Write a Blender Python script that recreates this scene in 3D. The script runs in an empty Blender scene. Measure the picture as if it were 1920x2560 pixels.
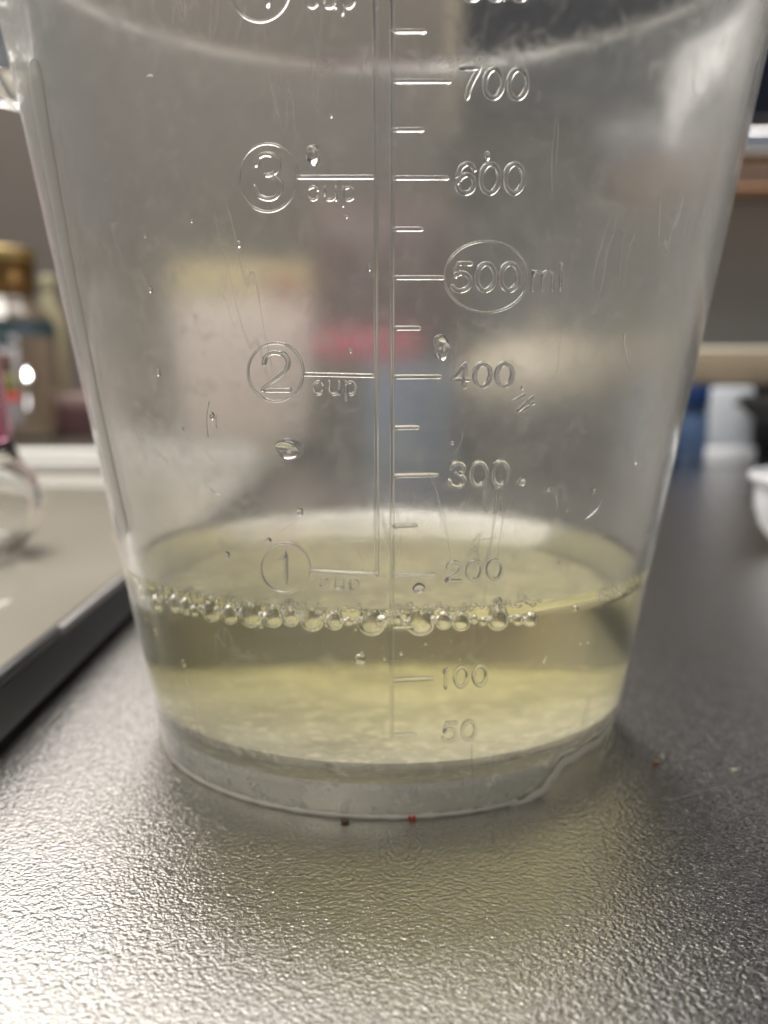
import bpy, bmesh, math, random
from mathutils import Vector, Matrix
random.seed(7)
MM = 0.001
sc = bpy.context.scene
col = sc.collection

# ------------------------------------------------------------------ camera
FPX, PITCH, CH, CD = 2369.5, 0.15489, 66.165*MM, 172.58*MM      # focal length in photo pixels (1920 wide), tilt, height, distance to the jug's axis
CX = -0.45*MM
cam_d = bpy.data.cameras.new('camera'); cam = bpy.data.objects.new('camera', cam_d); col.objects.link(cam)
cam_d.sensor_fit = 'HORIZONTAL'; cam_d.sensor_width = 36.0; cam_d.lens = FPX/1920*36.0
cam.location = (CX, -CD, CH); cam.rotation_euler = (math.pi/2-PITCH, 0, 0)
cam_d.clip_start = 0.01; cam_d.clip_end = 60
cam_d.dof.use_dof = True; cam_d.dof.focus_distance = 0.1185; cam_d.dof.aperture_fstop = cam_d.lens/2.3
sc.camera = cam

# ------------------------------------------------------------------ light
world = bpy.data.worlds.new('World'); sc.world = world; world.use_nodes = True
bg = world.node_tree.nodes['Background']; bg.inputs[0].default_value = (0.76, 0.82, 0.93, 1); bg.inputs[1].default_value = 0.20

def lamp(name, loc, target, size, power, color, sy=None, shape='RECTANGLE'):
    l = bpy.data.lights.new(name, 'AREA'); l.shape = shape; l.size = size; l.size_y = sy or size
    l.energy = power; l.color = color
    o = bpy.data.objects.new(name, l); col.objects.link(o); o.location = loc
    o.rotation_euler = (Vector(target)-Vector(loc)).to_track_quat('-Z', 'Y').to_euler()
    return o
lamp('ceiling_lamp', (-0.28, -0.06, 1.45), (-0.05, 0.05, 0.0), 1.0, 30, (1.0, 0.95, 0.87), 0.8)
lamp('hood_lamp', (-0.27, 0.52, 0.58), (-0.16, 0.02, 0.0), 0.70, 3.6, (1.0, 0.95, 0.89), 0.36)
spot = bpy.data.lights.new('jar_glint_spot', 'SPOT'); spot.energy = 45; spot.shadow_soft_size = 0.03; spot.spot_size = math.radians(7); spot.spot_blend = 0.5  # added spot, aimed at the jar alone to raise a glint on its glass
spot_o = bpy.data.objects.new('jar_glint_spot', spot); col.objects.link(spot_o); spot_o.location = (0.9, 0.03, 0.04)
spot_o.rotation_euler = (Vector((-0.255, 0.49, 0.05))-Vector((0.9, 0.03, 0.04))).to_track_quat('-Z', 'Y').to_euler()

sc.view_settings.view_transform = 'Standard'; sc.view_settings.look = 'None'
sc.view_settings.gamma = 1.0; sc.view_settings.use_curve_mapping = False; sc.view_settings.exposure = 0.08
cy = sc.cycles
cy.max_bounces = 24; cy.transmission_bounces = 24; cy.glossy_bounces = 6; cy.diffuse_bounces = 3; cy.use_adaptive_sampling = True; cy.adaptive_threshold = 0.02; cy.transparent_max_bounces = 24
cy.use_denoising = True; cy.blur_glossy = 0.3; cy.sample_clamp_indirect = 10.0

# ------------------------------------------------------------------ helpers
cP, sP = math.cos(PITCH), math.sin(PITCH)
def ray(px, py):
    u, v = (px-960)/FPX, (1280-py)/FPX
    return Vector((u, cP+v*sP, -sP+v*cP))
CAM = Vector((CX, -CD, CH))
def at(px, py, y):                        # the point where the sight line meets the upright plane at depth y
    d = ray(px, py); return CAM + d*((y-CAM.y)/d.y)
def on_counter(px, py, z=0.0):
    d = ray(px, py); return CAM + d*((z-CAM.z)/d.z)

R0, SL = 41.783*MM, 0.17024               # foot radius and flare of the jug
WT = 1.8*MM                                # wall thickness
ZRIM, ZFT, ZFB, ZL = 134.5*MM, 7.4*MM, 5.6*MM, 32.0*MM
def rad(z): return R0+SL*z
def on_jug(px, py, off=0.0):              # nearest point of the jug's outer surface on the sight line (off: inwards)
    d = ray(px, py); r0 = R0-off
    A = d.x*d.x+d.y*d.y-(SL*d.z)**2
    k = r0+SL*CAM.z
    B = CAM.x*d.x+CAM.y*d.y-SL*d.z*k
    C = CAM.x**2+CAM.y**2-k*k
    disc = B*B-A*C
    if disc < 0:
        disc = 0
    t = (-B-math.sqrt(disc))/A
    return CAM+d*t
def jug_normal(p):
    a = math.atan2(p.y, p.x)
    return Vector((math.cos(a), math.sin(a), -SL)).normalized()

def link(name, me, m, parent=None, smooth=True):
    o = bpy.data.objects.new(name, me); col.objects.link(o)
    for mm in (m if isinstance(m, (list, tuple)) else [m]): me.materials.append(mm)
    if smooth:
        me.polygons.foreach_set('use_smooth', [True]*len(me.polygons))
    if parent: o.parent = parent
    return o
def mesh(name, vs, fs, m, parent=None, smooth=True):
    me = bpy.data.meshes.new(name); me.from_pydata([tuple(v) for v in vs], [], fs); me.update()
    return link(name, me, m, parent, smooth)
def tag(o, label=None, cat=None, group=None, kind=None):
    if label: o['label'] = label
    if cat: o['category'] = cat
    if group: o['group'] = group
    if kind: o['kind'] = kind
    return o
def thing(name, loc, label, cat, group=None):
    o = bpy.data.objects.new(name, None); col.objects.link(o); o.location = loc; o.empty_display_size = 0.01
    return tag(o, label, cat, group)
def child_local(o, parent):                # keep world coordinates while parenting to an empty that is only translated
    o.parent = parent; o.matrix_parent_inverse = Matrix.Translation(-parent.location); return o
def lathe(name, prof, m, parent=None, seg=48, loc=(0, 0, 0), closed_top=True, closed_bottom=True, sx=1, sy=1):
    vs, fs = [], []
    n = len(prof)
    for i in range(seg):
        a = 2*math.pi*i/seg
        for r, z in prof: vs.append((loc[0]+sx*r*math.cos(a), loc[1]+sy*r*math.sin(a), loc[2]+z))
    for i in range(seg):
        j = (i+1) % seg
        for k in range(n-1): fs.append((i*n+k, j*n+k, j*n+k+1, i*n+k+1))
    if closed_bottom and prof[0][0] > 1e-7: fs.append(tuple(i*n for i in range(seg))[::-1])
    if closed_top and prof[-1][0] > 1e-7: fs.append(tuple(i*n+n-1 for i in range(seg)))
    o = mesh(name, vs, fs, m, parent)
    return o
def box(name, c0, c1, m, parent=None, bev=0.0, seg=2):
    bm = bmesh.new(); bmesh.ops.create_cube(bm, size=1)
    for v in bm.verts: v.co = Vector([c0[i]+(v.co[i]+.5)*(c1[i]-c0[i]) for i in range(3)])
    if bev: bmesh.ops.bevel(bm, geom=bm.edges[:], offset=bev, segments=seg, affect='EDGES', profile=.5)
    me = bpy.data.meshes.new(name); bm.to_mesh(me); bm.free()
    o = link(name, me, m, parent, smooth=bool(bev))
    return o

# ------------------------------------------------------------------ materials
def new_mat(name):
    m = bpy.data.materials.new(name); m.use_nodes = True
    nt = m.node_tree; b = nt.nodes['Principled BSDF']
    return m, nt, b, nt.nodes['Material Output']
def plain(name, color, rough=0.5, metal=0.0, trans=0.0, ior=1.45, coat=0.0, spec=0.5, var=0.0, vscale=60):
    m, nt, b, out = new_mat(name)
    b.inputs['Base Color'].default_value = (*color, 1); b.inputs['Roughness'].default_value = rough
    b.inputs['Metallic'].default_value = metal; b.inputs['Transmission Weight'].default_value = trans
    b.inputs['IOR'].default_value = ior; b.inputs['Coat Weight'].default_value = coat; b.inputs['Specular IOR Level'].default_value = spec
    if var:
        tc = nt.nodes.new('ShaderNodeTexCoord'); nz = nt.nodes.new('ShaderNodeTexNoise'); nz.inputs['Scale'].default_value = vscale
        nz.inputs['Detail'].default_value = 5
        nt.links.new(tc.outputs['Object'], nz.inputs['Vector'])
        mx = nt.nodes.new('ShaderNodeMix'); mx.data_type = 'RGBA'
        mx.inputs[6].default_value = (*[c*(1-var) for c in color], 1); mx.inputs[7].default_value = (*[min(1, c*(1+var)) for c in color], 1)
        nt.links.new(nz.outputs['Fac'], mx.inputs[0]); nt.links.new(mx.outputs[2], b.inputs['Base Color'])
    return m
def node(nt, t, **kw):
    n = nt.nodes.new(t)
    for k, v in kw.items():
        if k in ('op',): n.operation = v
        else: n.inputs[k.replace('_', ' ')].default_value = v
    return n
def math_n(nt, op, a, b=None, clamp=False):
    n = nt.nodes.new('ShaderNodeMath'); n.operation = op; n.use_clamp = clamp
    for i, v in enumerate((a, b)):
        if v is None: continue
        if isinstance(v, (int, float)): n.inputs[i].default_value = v
        else: nt.links.new(v, n.inputs[i])
    return n.outputs[0]

def plastic(name, veil, rough, marks=True, tint=(0.985, 0.985, 0.975)):
    """clear polymer, slightly milky, with scuffs, water marks and hairline scratches"""
    m, nt, b, out = new_mat(name); nt.nodes.remove(b)
    g = nt.nodes.new('ShaderNodeBsdfPrincipled')
    g.inputs['Base Color'].default_value = (*tint, 1); g.inputs['Transmission Weight'].default_value = 1
    g.inputs['Sheen Weight'].default_value = 0.35; g.inputs['Sheen Roughness'].default_value = 0.35; g.inputs['IOR'].default_value = 1.49; g.inputs['Roughness'].default_value = rough
    d = nt.nodes.new('ShaderNodeBsdfDiffuse'); d.inputs['Color'].default_value = (0.81, 0.78, 0.71, 1)
    t = nt.nodes.new('ShaderNodeBsdfTranslucent'); t.inputs['Color'].default_value = (0.86, 0.83, 0.75, 1)
    dt = nt.nodes.new('ShaderNodeMixShader'); dt.inputs[0].default_value = 0.14
    nt.links.new(d.outputs[0], dt.inputs[1]); nt.links.new(t.outputs[0], dt.inputs[2])
    mix = nt.nodes.new('ShaderNodeMixShader')
    nt.links.new(g.outputs[0], mix.inputs[1]); nt.links.new(dt.outputs[0], mix.inputs[2]); nt.links.new(mix.outputs[0], out.inputs[0])
    mix.inputs[0].default_value = veil
    if marks:
        tc = nt.nodes.new('ShaderNodeTexCoord')
        def noise(scale, detail, stretch=(1, 1, 1), rot=(0, 0, 0), dist=0.0):
            mp = nt.nodes.new('ShaderNodeMapping'); mp.inputs['Scale'].default_value = stretch; mp.inputs['Rotation'].default_value = rot
            nt.links.new(tc.outputs['Object'], mp.inputs[0])
            n = nt.nodes.new('ShaderNodeTexNoise'); n.inputs['Scale'].default_value = scale; n.inputs['Detail'].default_value = detail
            n.inputs['Distortion'].default_value = dist
            nt.links.new(mp.outputs[0], n.inputs['Vector']); return n.outputs['Fac']
        def ramp(v, a, c):
            r = nt.nodes.new('ShaderNodeMapRange'); r.interpolation_type = 'SMOOTHSTEP'
            r.inputs['From Min'].default_value = a; r.inputs['From Max'].default_value = c
            nt.links.new(v, r.inputs['Value']); return r.outputs[0]
        cloud = noise(75, 6)
        blot = ramp(noise(420, 4, dist=0.6), 0.50, 0.75)
        big = ramp(noise(38, 3), 0.35, 0.7)
        # hairlines: noise drawn out along one direction, thin level set
        hs = None
        for k, (rot, zone, th) in enumerate((((0.0, 0.5, 0.3), 60, .016), ((0.1, -0.7, 0.2), 52, .012))):
            v = noise(130+37*k, 2.0, (1.0, 1.0, 0.06), rot)
            band = math_n(nt, 'SUBTRACT', v, 0.5); band = math_n(nt, 'ABSOLUTE', band)
            line = ramp(band, th, 0.0)
            gate = ramp(noise(zone, 2, rot=(k, 2*k, 1)), 0.56, 0.66)
            line = math_n(nt, 'MULTIPLY', line, gate)
            hs = line if hs is None else math_n(nt, 'MAXIMUM', hs, line)
        f = math_n(nt, 'MULTIPLY', cloud, 1.1)
        f = math_n(nt, 'ADD', f, 0.28)
        f = math_n(nt, 'ADD', f, math_n(nt, 'MULTIPLY', blot, 0.9))
        f = math_n(nt, 'ADD', f, math_n(nt, 'MULTIPLY', big, 0.15))
        f = math_n(nt, 'MULTIPLY', f, veil)
        f = math_n(nt, 'ADD', f, math_n(nt, 'MULTIPLY', hs, 0.30), clamp=True)
        nt.links.new(f, mix.inputs[0])
        rr = math_n(nt, 'ADD', math_n(nt, 'MULTIPLY', blot, 0.12), rough)
        nt.links.new(rr, g.inputs['Roughness'])
        bp = nt.nodes.new('ShaderNodeBump'); bp.inputs['Strength'].default_value = 0.12; bp.inputs['Distance'].default_value = 0.0004
        nt.links.new(noise(55, 3), bp.inputs['Height']); nt.links.new(bp.outputs[0], g.inputs['Normal'])
    return m

M = {}
M['wall'] = plastic('milky_plastic', 0.048, 0.095)
M['dry'] = plastic('dried_haze_plastic', 0.11, 0.10)
M['wet'] = plastic('wet_plastic', 0.012, 0.03, marks=False)
M['ridge'] = plastic('moulded_plastic', 0.03, 0.02, marks=False)
M['handle'] = plastic('handle_plastic', 0.03, 0.03, marks=False)
def frost_mat():
    m, nt, b, out = new_mat('frost_and_edge_light')
    b.inputs['Base Color'].default_value = (0.86, 0.83, 0.74, 1); b.inputs['Roughness'].default_value = 0.5
    t = nt.nodes.new('ShaderNodeBsdfTranslucent'); t.inputs['Color'].default_value = (0.92, 0.88, 0.76, 1)
    mx = nt.nodes.new('ShaderNodeMixShader'); mx.inputs[0].default_value = 0.5
    nt.links.new(b.outputs[0], mx.inputs[1]); nt.links.new(t.outputs[0], mx.inputs[2]); nt.links.new(mx.outputs[0], out.inputs[0])
    return m
M['frost'] = frost_mat()  # frosted break; along the foot its paleness stands for light piped by the plastic
M['floor'] = plastic('frosted_floor', 0.72, 0.15, tint=(0.97, 0.97, 0.93))
M['skirt'] = plastic('frosted_foot', 0.26, 0.16)
M['rib'] = plastic('frosted_rib', 0.30, 0.2, marks=False)
def glass(name, ior, tint=(1, 1, 1), rough=0.0):
    return plain(name, tint, rough, trans=1.0, ior=ior)
M['drop'] = glass('water_drop', 1.33)
M['bubble'] = glass('air_bubble', 0.752)
def film():
    m, nt, b, out = new_mat('bubble_film'); nt.nodes.remove(b)
    tr = nt.nodes.new('ShaderNodeBsdfTransparent'); tr.inputs[0].default_value = (0.97, 0.97, 0.94, 1)
    gl = nt.nodes.new('ShaderNodeBsdfGlossy'); gl.inputs['Roughness'].default_value = 0.03
    lw = nt.nodes.new('ShaderNodeFresnel'); lw.inputs[0].default_value = 1.33
    f = math_n(nt, 'MULTIPLY', lw.outputs[0], 1.8, clamp=True)
    mx = nt.nodes.new('ShaderNodeMixShader'); nt.links.new(f, mx.inputs[0])
    nt.links.new(tr.outputs[0], mx.inputs[1]); nt.links.new(gl.outputs[0], mx.inputs[2]); nt.links.new(mx.outputs[0], out.inputs[0])
    return m
M['film'] = film()
def liquid_mat():
    m, nt, b, out = new_mat('pale_yellow_liquid')
    b.inputs['Base Color'].default_value = (1, 1, 1, 1); b.inputs['Roughness'].default_value = 0.0
    b.inputs['Transmission Weight'].default_value = 1; b.inputs['IOR'].default_value = 1.335
    va = nt.nodes.new('ShaderNodeVolumeAbsorption'); va.inputs['Color'].default_value = (0.94, 0.895, 0.40, 1); va.inputs['Density'].default_value = 13.0
    nt.links.new(va.outputs[0], out.inputs['Volume'])
    return m
M['liquid'] = liquid_mat()

def steel_mat():
    m, nt, b, out = new_mat('embossed_steel')
    b.inputs['Metallic'].default_value = 1; b.inputs['Roughness'].default_value = 0.24
    tc = nt.nodes.new('ShaderNodeTexCoord')
    def noise(scale, detail, dist=0.0, rough=0.5):
        n = nt.nodes.new('ShaderNodeTexNoise'); n.inputs['Scale'].default_value = scale; n.inputs['Detail'].default_value = detail
        n.inputs['Distortion'].default_value = dist; n.inputs['Roughness'].default_value = rough
        nt.links.new(tc.outputs['Object'], n.inputs['Vector']); return n
    warp = noise(600, 2)
    sub = nt.nodes.new('ShaderNodeVectorMath'); sub.operation = 'SUBTRACT'; sub.inputs[1].default_value = (.5, .5, .5)
    nt.links.new(warp.outputs['Color'], sub.inputs[0])
    sca = nt.nodes.new('ShaderNodeVectorMath'); sca.operation = 'SCALE'; sca.inputs['Scale'].default_value = 0.0016
    nt.links.new(sub.outputs[0], sca.inputs[0])
    add = nt.nodes.new('ShaderNodeVectorMath'); add.operation = 'ADD'
    nt.links.new(tc.outputs['Object'], add.inputs[0]); nt.links.new(sca.outputs[0], add.inputs[1])
    vo = nt.nodes.new('ShaderNodeTexVoronoi'); vo.feature = 'SMOOTH_F1'; vo.inputs['Scale'].default_value = 1600; vo.inputs['Smoothness'].default_value = 0.35
    nt.links.new(add.outputs[0], vo.inputs['Vector'])
    fine = noise(2000, 3, 0.8)
    h = math_n(nt, 'ADD', math_n(nt, 'MULTIPLY', vo.outputs['Distance'], -0.8), math_n(nt, 'MULTIPLY', fine.outputs['Fac'], 0.9))
    bp = nt.nodes.new('ShaderNodeBump'); bp.inputs['Strength'].default_value = 0.68; bp.inputs['Distance'].default_value = 0.00019
    nt.links.new(h, bp.inputs['Height']); nt.links.new(bp.outputs[0], b.inputs['Normal'])
    wear = noise(22, 5)
    mx = nt.nodes.new('ShaderNodeMix'); mx.data_type = 'RGBA'
    mx.inputs[6].default_value = (0.50, 0.49, 0.48, 1); mx.inputs[7].default_value = (0.61, 0.60, 0.585, 1)
    nt.links.new(wear.outputs['Fac'], mx.inputs[0]); nt.links.new(mx.outputs[2], b.inputs['Base Color'])
    return m
M['steel'] = steel_mat()
M['wall_paint'] = plain('taupe_wall', (0.118, 0.104, 0.091), 0.55, var=0.08, vscale=4)
M['hob_glass'] = plain('beige_hob_glass', (0.345, 0.320, 0.270), 0.07, coat=0.6, var=0.06, vscale=12)
M['hob_side'] = plain('grey_hob_side', (0.060, 0.062, 0.066), 0.42, var=0.2, vscale=60)
M['trim'] = plain('brushed_trim', (0.55, 0.55, 0.56), 0.35, metal=0.9, var=0.2, vscale=200)
M['matt_black'] = plain('ladle_and_gap_black', (0.012, 0.011, 0.010), 0.8)  # black of the ladle, also paints the shadow gap under the hob
M['white'] = plain('white_enamel', (0.80, 0.79, 0.76), 0.25)
M['white_p'] = plain('white_plastic', (0.720, 0.730, 0.760), 0.35)
M['gold'] = plain('gold_lid', (0.50, 0.37, 0.16), 0.35, metal=1.0, var=0.15, vscale=40)
M['brown_lid'] = plain('bronze_lid', (0.16, 0.09, 0.03), 0.35, metal=0.8)
M['jar_glass'] = plain('jar_glass', (0.085, 0.062, 0.042), 0.04, coat=1.0)
M['coffee'] = plain('coffee', (0.06, 0.03, 0.018), 0.8, var=0.4, vscale=500)
M['wood'] = plain('pale_wood', (0.330, 0.264, 0.185), 0.5, var=0.15, vscale=30)
M['blue'] = plain('navy_cap', (0.008, 0.032, 0.119), 0.4)
M['blue_body'] = plain('blue_bottle', (0.070, 0.112, 0.210), 0.3)
M['bluegrey'] = plain('blue_grey_box', (0.140, 0.182, 0.252), 0.5)
M['green'] = plain('leaf_green', (0.112, 0.208, 0.024), 0.5, var=0.4, vscale=120)
M['maroon'] = plain('maroon_pouch', (0.070, 0.032, 0.035), 0.5, var=0.2, vscale=40)
M['pink'] = plain('magenta_sponge', (0.465, 0.060, 0.105), 0.6, var=0.2, vscale=150)
M['navy_glass'] = plain('dark_glass', (0.008, 0.010, 0.018), 0.12)
M['dark'] = plain('dark_brown_panel', (0.05, 0.032, 0.026), 0.35)
M['copper'] = plain('copper_strip', (0.80, 0.50, 0.34), 0.25, metal=1.0)
M['chrome'] = plain('chrome', (0.850, 0.850, 0.880), 0.2, metal=1.0)
M['carton'] = plain('white_carton', (0.720, 0.620, 0.570), 0.5, var=0.05, vscale=30)
M['yellow'] = plain('gold_band', (0.720, 0.600, 0.310), 0.35)
M['red'] = plain('red_print', (0.360, 0.012, 0.012), 0.5)
M['pot'] = plain('beige_enamel', (0.390, 0.338, 0.255), 0.35)
M['pot_dark'] = plain('dark_tone', (0.06, 0.055, 0.048), 0.4)
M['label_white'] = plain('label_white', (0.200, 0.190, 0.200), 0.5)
M['label_green'] = plain('label_dark_green', (0.006, 0.020, 0.024), 0.5)
M['label_olive'] = plain('label_olive', (0.090, 0.085, 0.012), 0.5)
M['pinkglass'] = glass('pink_clear_plastic', 1.45, (0.80, 0.40, 0.55), 0.05)
M['clear'] = glass('clear_plastic', 1.45, (0.97, 0.97, 0.96), 0.02)
M['speck_red'] = plain('red_speck', (0.55, 0.015, 0.012), 0.5)
M['speck_brown'] = plain('brown_crumb', (0.10, 0.06, 0.03), 0.8)
M['speck_orange'] = plain('orange_crumb', (0.42, 0.22, 0.10), 0.7)
M['speck_pale'] = plain('pale_crumb', (0.66, 0.62, 0.50), 0.7)

# ------------------------------------------------------------------ the setting
YW = 0.66
cnt = mesh('counter', [(-1.6, -0.8, 0), (1.6, -0.8, 0), (1.6, YW, 0), (-1.6, YW, 0)], [(0, 1, 2, 3)], M['steel'], smooth=False); tag(cnt, kind='structure')
bw = mesh('wall', [(-1.6, YW, -0.1), (1.6, YW, -0.1), (1.6, YW, 1.0), (-1.6, YW, 1.0)], [(3, 2, 1, 0)], M['wall_paint'], smooth=False); tag(bw, kind='structure')

M['panel'] = plain('grey_splashback', (0.205, 0.21, 0.215), 0.4, var=0.05, vscale=6)
sb_ = box('splashback', (0.09, YW-0.006, 0.0005), (1.2, YW-0.0005, 0.34), M['panel']); tag(sb_, 'smooth grey splashback panel behind the wooden shelf', 'splashback')
def ribbon(name, pts, w, m, parent=None, h=0.0003):
    vs, fs = [], []
    for i, p in enumerate(pts):
        t = (pts[min(i+1, len(pts)-1)]-pts[max(i-1, 0)]).normalized(); s = Vector((-t.y, t.x, 0))
        k = math.sin(math.pi*(i+.5)/len(pts))**.5
        vs += [p+s*w*k/2+Vector((0, 0, -1e-4)), p+Vector((0, 0, h*k)), p-s*w*k/2+Vector((0, 0, -1e-4))]
    for i in range(len(pts)-1):
        a = 3*i; fs += [(a, a+1, a+4, a+3), (a+1, a+2, a+5, a+4)]
    return mesh(name, vs, fs, m, parent)
pts = [on_counter(1670, 2003), on_counter(1735, 1985), on_counter(1800, 1966), on_counter(1860, 1950), on_counter(1935, 1932)]
fine = []
for i in range(len(pts)-1):
    for k in range(6):
        p = pts[i].lerp(pts[i+1], k/6); p.z = 0; fine.append(p+Vector((random.uniform(-1, 1), random.uniform(-1, 1), 0))*0.00008)
M['scratch'] = plain('scratch_metal', (0.85, 0.86, 0.90), 0.35, metal=1.0, var=0.4, vscale=2500)
ribbon('scratch', fine, 0.00035, M['scratch'], cnt, h=0.00012)

# ------------------------------------------------------------------ the jug
jug = thing('measuring_jug', (0, 0, 0), 'clear scuffed plastic measuring jug with raised cup and ml scale and chipped foot', 'measuring jug')

# where the foot is broken away: outline of the break on the outer surface
brk = []
for dx, dy in ((1335, 1530), (1318, 1562), (1297, 1590), (1268, 1612), (1238, 1627), (1212, 1648), (1195, 1670), (1180, 1692), (1160, 1710), (1135, 1724), (1100, 1738)):
    p = on_jug(dx*1.1573, dy*1.1573); brk.append((math.atan2(p.x, -p.y), max(0.0, p.z)))
brk.sort()
bk_end = brk[-1][0]
brk += [(bk_end+0.12, brk[-1][1]), (bk_end+0.35, 3.0*MM), (bk_end+0.5, 0.0)]
def foot_z(th):                            # th measured from the front, positive to the right
    th = (th+math.pi) % (2*math.pi)-math.pi
    if th <= brk[0][0] or th >= brk[-1][0]: return 0.0
    for (a, za), (b, zb) in zip(brk, brk[1:]):
        if a <= th <= b:
            return min(5.2*MM, za+(zb-za)*(th-a)/max(1e-9, b-a))
    return 0.0
def spout(th, z):                          # the pouring lip on the right
    d = (th-math.pi/2)
    f = max(0.0, min(1.0, (z-116*MM)/(20*MM))); f = f*f*(3-2*f)
    return 9*MM*f*math.exp(-(d/0.30)**2)

def build_jug():
    SEG = 360
    zs = [0.0, 1, 2, 3.2, 4.4, 5.6, 7, 9] + list(range(12, 134, 4)) + [134.5]
    vs, fs, mi = [], [], []
    rings = []
    for i in range(SEG):
        th = 2*math.pi*i/SEG
        fz = foot_z(th); k = min(1.0, fz/(1.2*MM))
        wob = (math.sin(th*37)+math.sin(th*61+1))*0.5
        ch = (0.45+0.95*k*(1+0.25*wob))*MM
        prof = []
        # bottom edge: inner, then chamfer to the outer face
        prof.append((rad(fz)-WT, fz)); prof.append((rad(fz)-0.9*MM if k < .5 else rad(fz)-1.1*MM, fz))
        zb = fz+ch
        prof.append((rad(zb), zb))
        base = zb+0.05*MM
        for z in zs[1:]:
            zz = z*MM
            if z < 9: zz = base+(9*MM-base)*(z-0.5)/(8.5)
            prof.append((rad(zz)+spout(th, zz), zz))
        # brim
        zt = ZRIM; r = rad(zt)+spout(th, zt)
        prof += [(r+1.0*MM, zt+0.15*MM), (r+1.4*MM, zt+0.6*MM), (r+1.1*MM, zt+1.2*MM), (r+0.1*MM, zt+1.5*MM), (r-WT*.8, zt+1.2*MM), (r-WT, zt+0.6*MM)]
        for z in sorted(set(zs+[33.0]), reverse=True):
            zz = z*MM
            if zz < 10*MM: break
            prof.append((rad(zz)-WT+spout(th, zz), zz))
        ri = rad(9*MM)-WT
        prof += [(ri-0.1*MM, 9.0*MM), (ri-0.5*MM, 8.1*MM), (ri-1.3*MM, 7.55*MM), (ri-3*MM, ZFT), (0.02*MM, ZFT)]
        prof += [(0.02*MM, ZFB), (rad(ZFB)-WT-1.6*MM, ZFB), (rad(ZFB)-WT-0.5*MM, ZFB-0.35*MM+0*fz)]
        prof.append((rad(ZFB)-WT, min(ZFB-0.05*MM, max(ZFB-1.2*MM, fz+0.1*MM))))
        rings.append(prof)
    n = len(rings[0]); FI = n-9; KI = max(range(n), key=lambda q: rings[0][q][1])+1
    for i, prof in enumerate(rings):
        th = 2*math.pi*i/SEG
        for r, z in prof: vs.append((r*math.sin(th), -r*math.cos(th), z))
    for i in range(SEG):
        j = (i+1) % SEG
        for k in range(n):
            l = (k+1) % n
            fs.append((i*n+k, j*n+k, j*n+l, i*n+l)); mi.append(1 if k in (0, 1) else (2 if FI <= k <= FI+4 else (3 if k <= 6 or k >= FI+5 else ((4 if rings[0][k][1] < 33.5*MM else 5) if KI < k < FI else 0))))
    o = mesh('body', vs, fs, [M['wall'], M['frost'], M['floor'], M['skirt'], M['wet'], M['dry']], jug)
    for p, m_ in zip(o.data.polygons, mi): p.material_index = m_
    o['label'] = 'clear milky body with floor, brim and pouring lip'
    bm = bmesh.new(); bm.from_mesh(o.data); bmesh.ops.remove_doubles(bm, verts=bm.verts, dist=1e-6)
    bmesh.ops.recalc_face_normals(bm, faces=bm.faces)
    for e in bm.edges:
        if len(e.link_faces) == 2 and e.calc_face_angle(0) > math.radians(38): e.smooth = False
    bm.to_mesh(o.data); bm.free()
    return o
build_jug()

# ---- raised strokes on the wall
def smooth_path(pts, closed=False, sub=5):
    P = [Vector((a, b)) for a, b in pts]; n = len(P); out = []
    rng = range(n if closed else n-1)
    for i in rng:
        p1, p2 = P[i], P[(i+1) % n]
        p0 = P[(i-1) % n] if closed or i > 0 else p1+(p1-p2)
        p3 = P[(i+2) % n] if closed or i+2 < n else p2+(p2-p1)
        for k in range(sub):
            t = k/sub
            out.append(0.5*((2*p1)+(p2-p0)*t+(2*p0-5*p1+4*p2-p3)*t*t+(3*p1-p0-3*p2+p3)*t**3))
    if not closed: out.append(P[-1])
    return out
def dense(pts, step=9.0):
    out = []
    for a, b in zip(pts, pts[1:]):
        a, b = Vector(a), Vector(b); k = max(1, int((b-a).length/step))
        out += [a.lerp(b, i/k) for i in range(k)]
    out.append(Vector(pts[-1])); return out
def ridge_geo(strokes, w, h):
    """half-round ridges following picture-plane strokes laid on the jug's outer surface"""
    vs, fs = [], []
    NS = 10
    for path, closed in strokes:
        P = [on_jug(p[0], p[1]) for p in path]; n = len(P)
        base0 = len(vs)
        sect = []
        def add(p, t, k):
            nn = jug_normal(p); s = nn.cross(t).normalized()
            st = len(vs)
            for q in range(NS+1):
                a = math.pi*q/NS
                ca, sa = math.cos(a), math.sin(a); vs.append(p+s*(w/2*k*math.copysign(abs(ca)**.8, ca))+nn*(h*k*abs(sa)**.8-0.05*MM))
            vs.append(p-s*(w/2*k)-nn*0.22*MM); vs.append(p+s*(w/2*k)-nn*0.22*MM)
            sect.append(st)
        for i in range(n):
            a = P[(i-1) % n] if closed or i > 0 else P[i]; b = P[(i+1) % n] if closed or i < n-1 else P[i]
            t = (b-a).normalized()
            if not closed and i == 0:
                add(P[0]-t*w*0.5, t, 0.25); add(P[0]-t*w*0.36, t, 0.70)
            add(P[i], t, 1.0)
            if not closed and i == n-1:
                add(P[i]+t*w*0.36, t, 0.70); add(P[i]+t*w*0.5, t, 0.25)
        m_ = NS+3; cnt_ = len(sect)
        for i in range(cnt_ if closed else cnt_-1):
            a, b = sect[i], sect[(i+1) % cnt_]
            for q in range(m_): fs.append((a+q, b+q, b+(q+1) % m_, a+(q+1) % m_))
        if not closed:
            fs.append(tuple(sect[0]+q for q in range(m_))); fs.append(tuple(sect[-1]+q for q in reversed(range(m_))))
    return vs, fs
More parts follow.
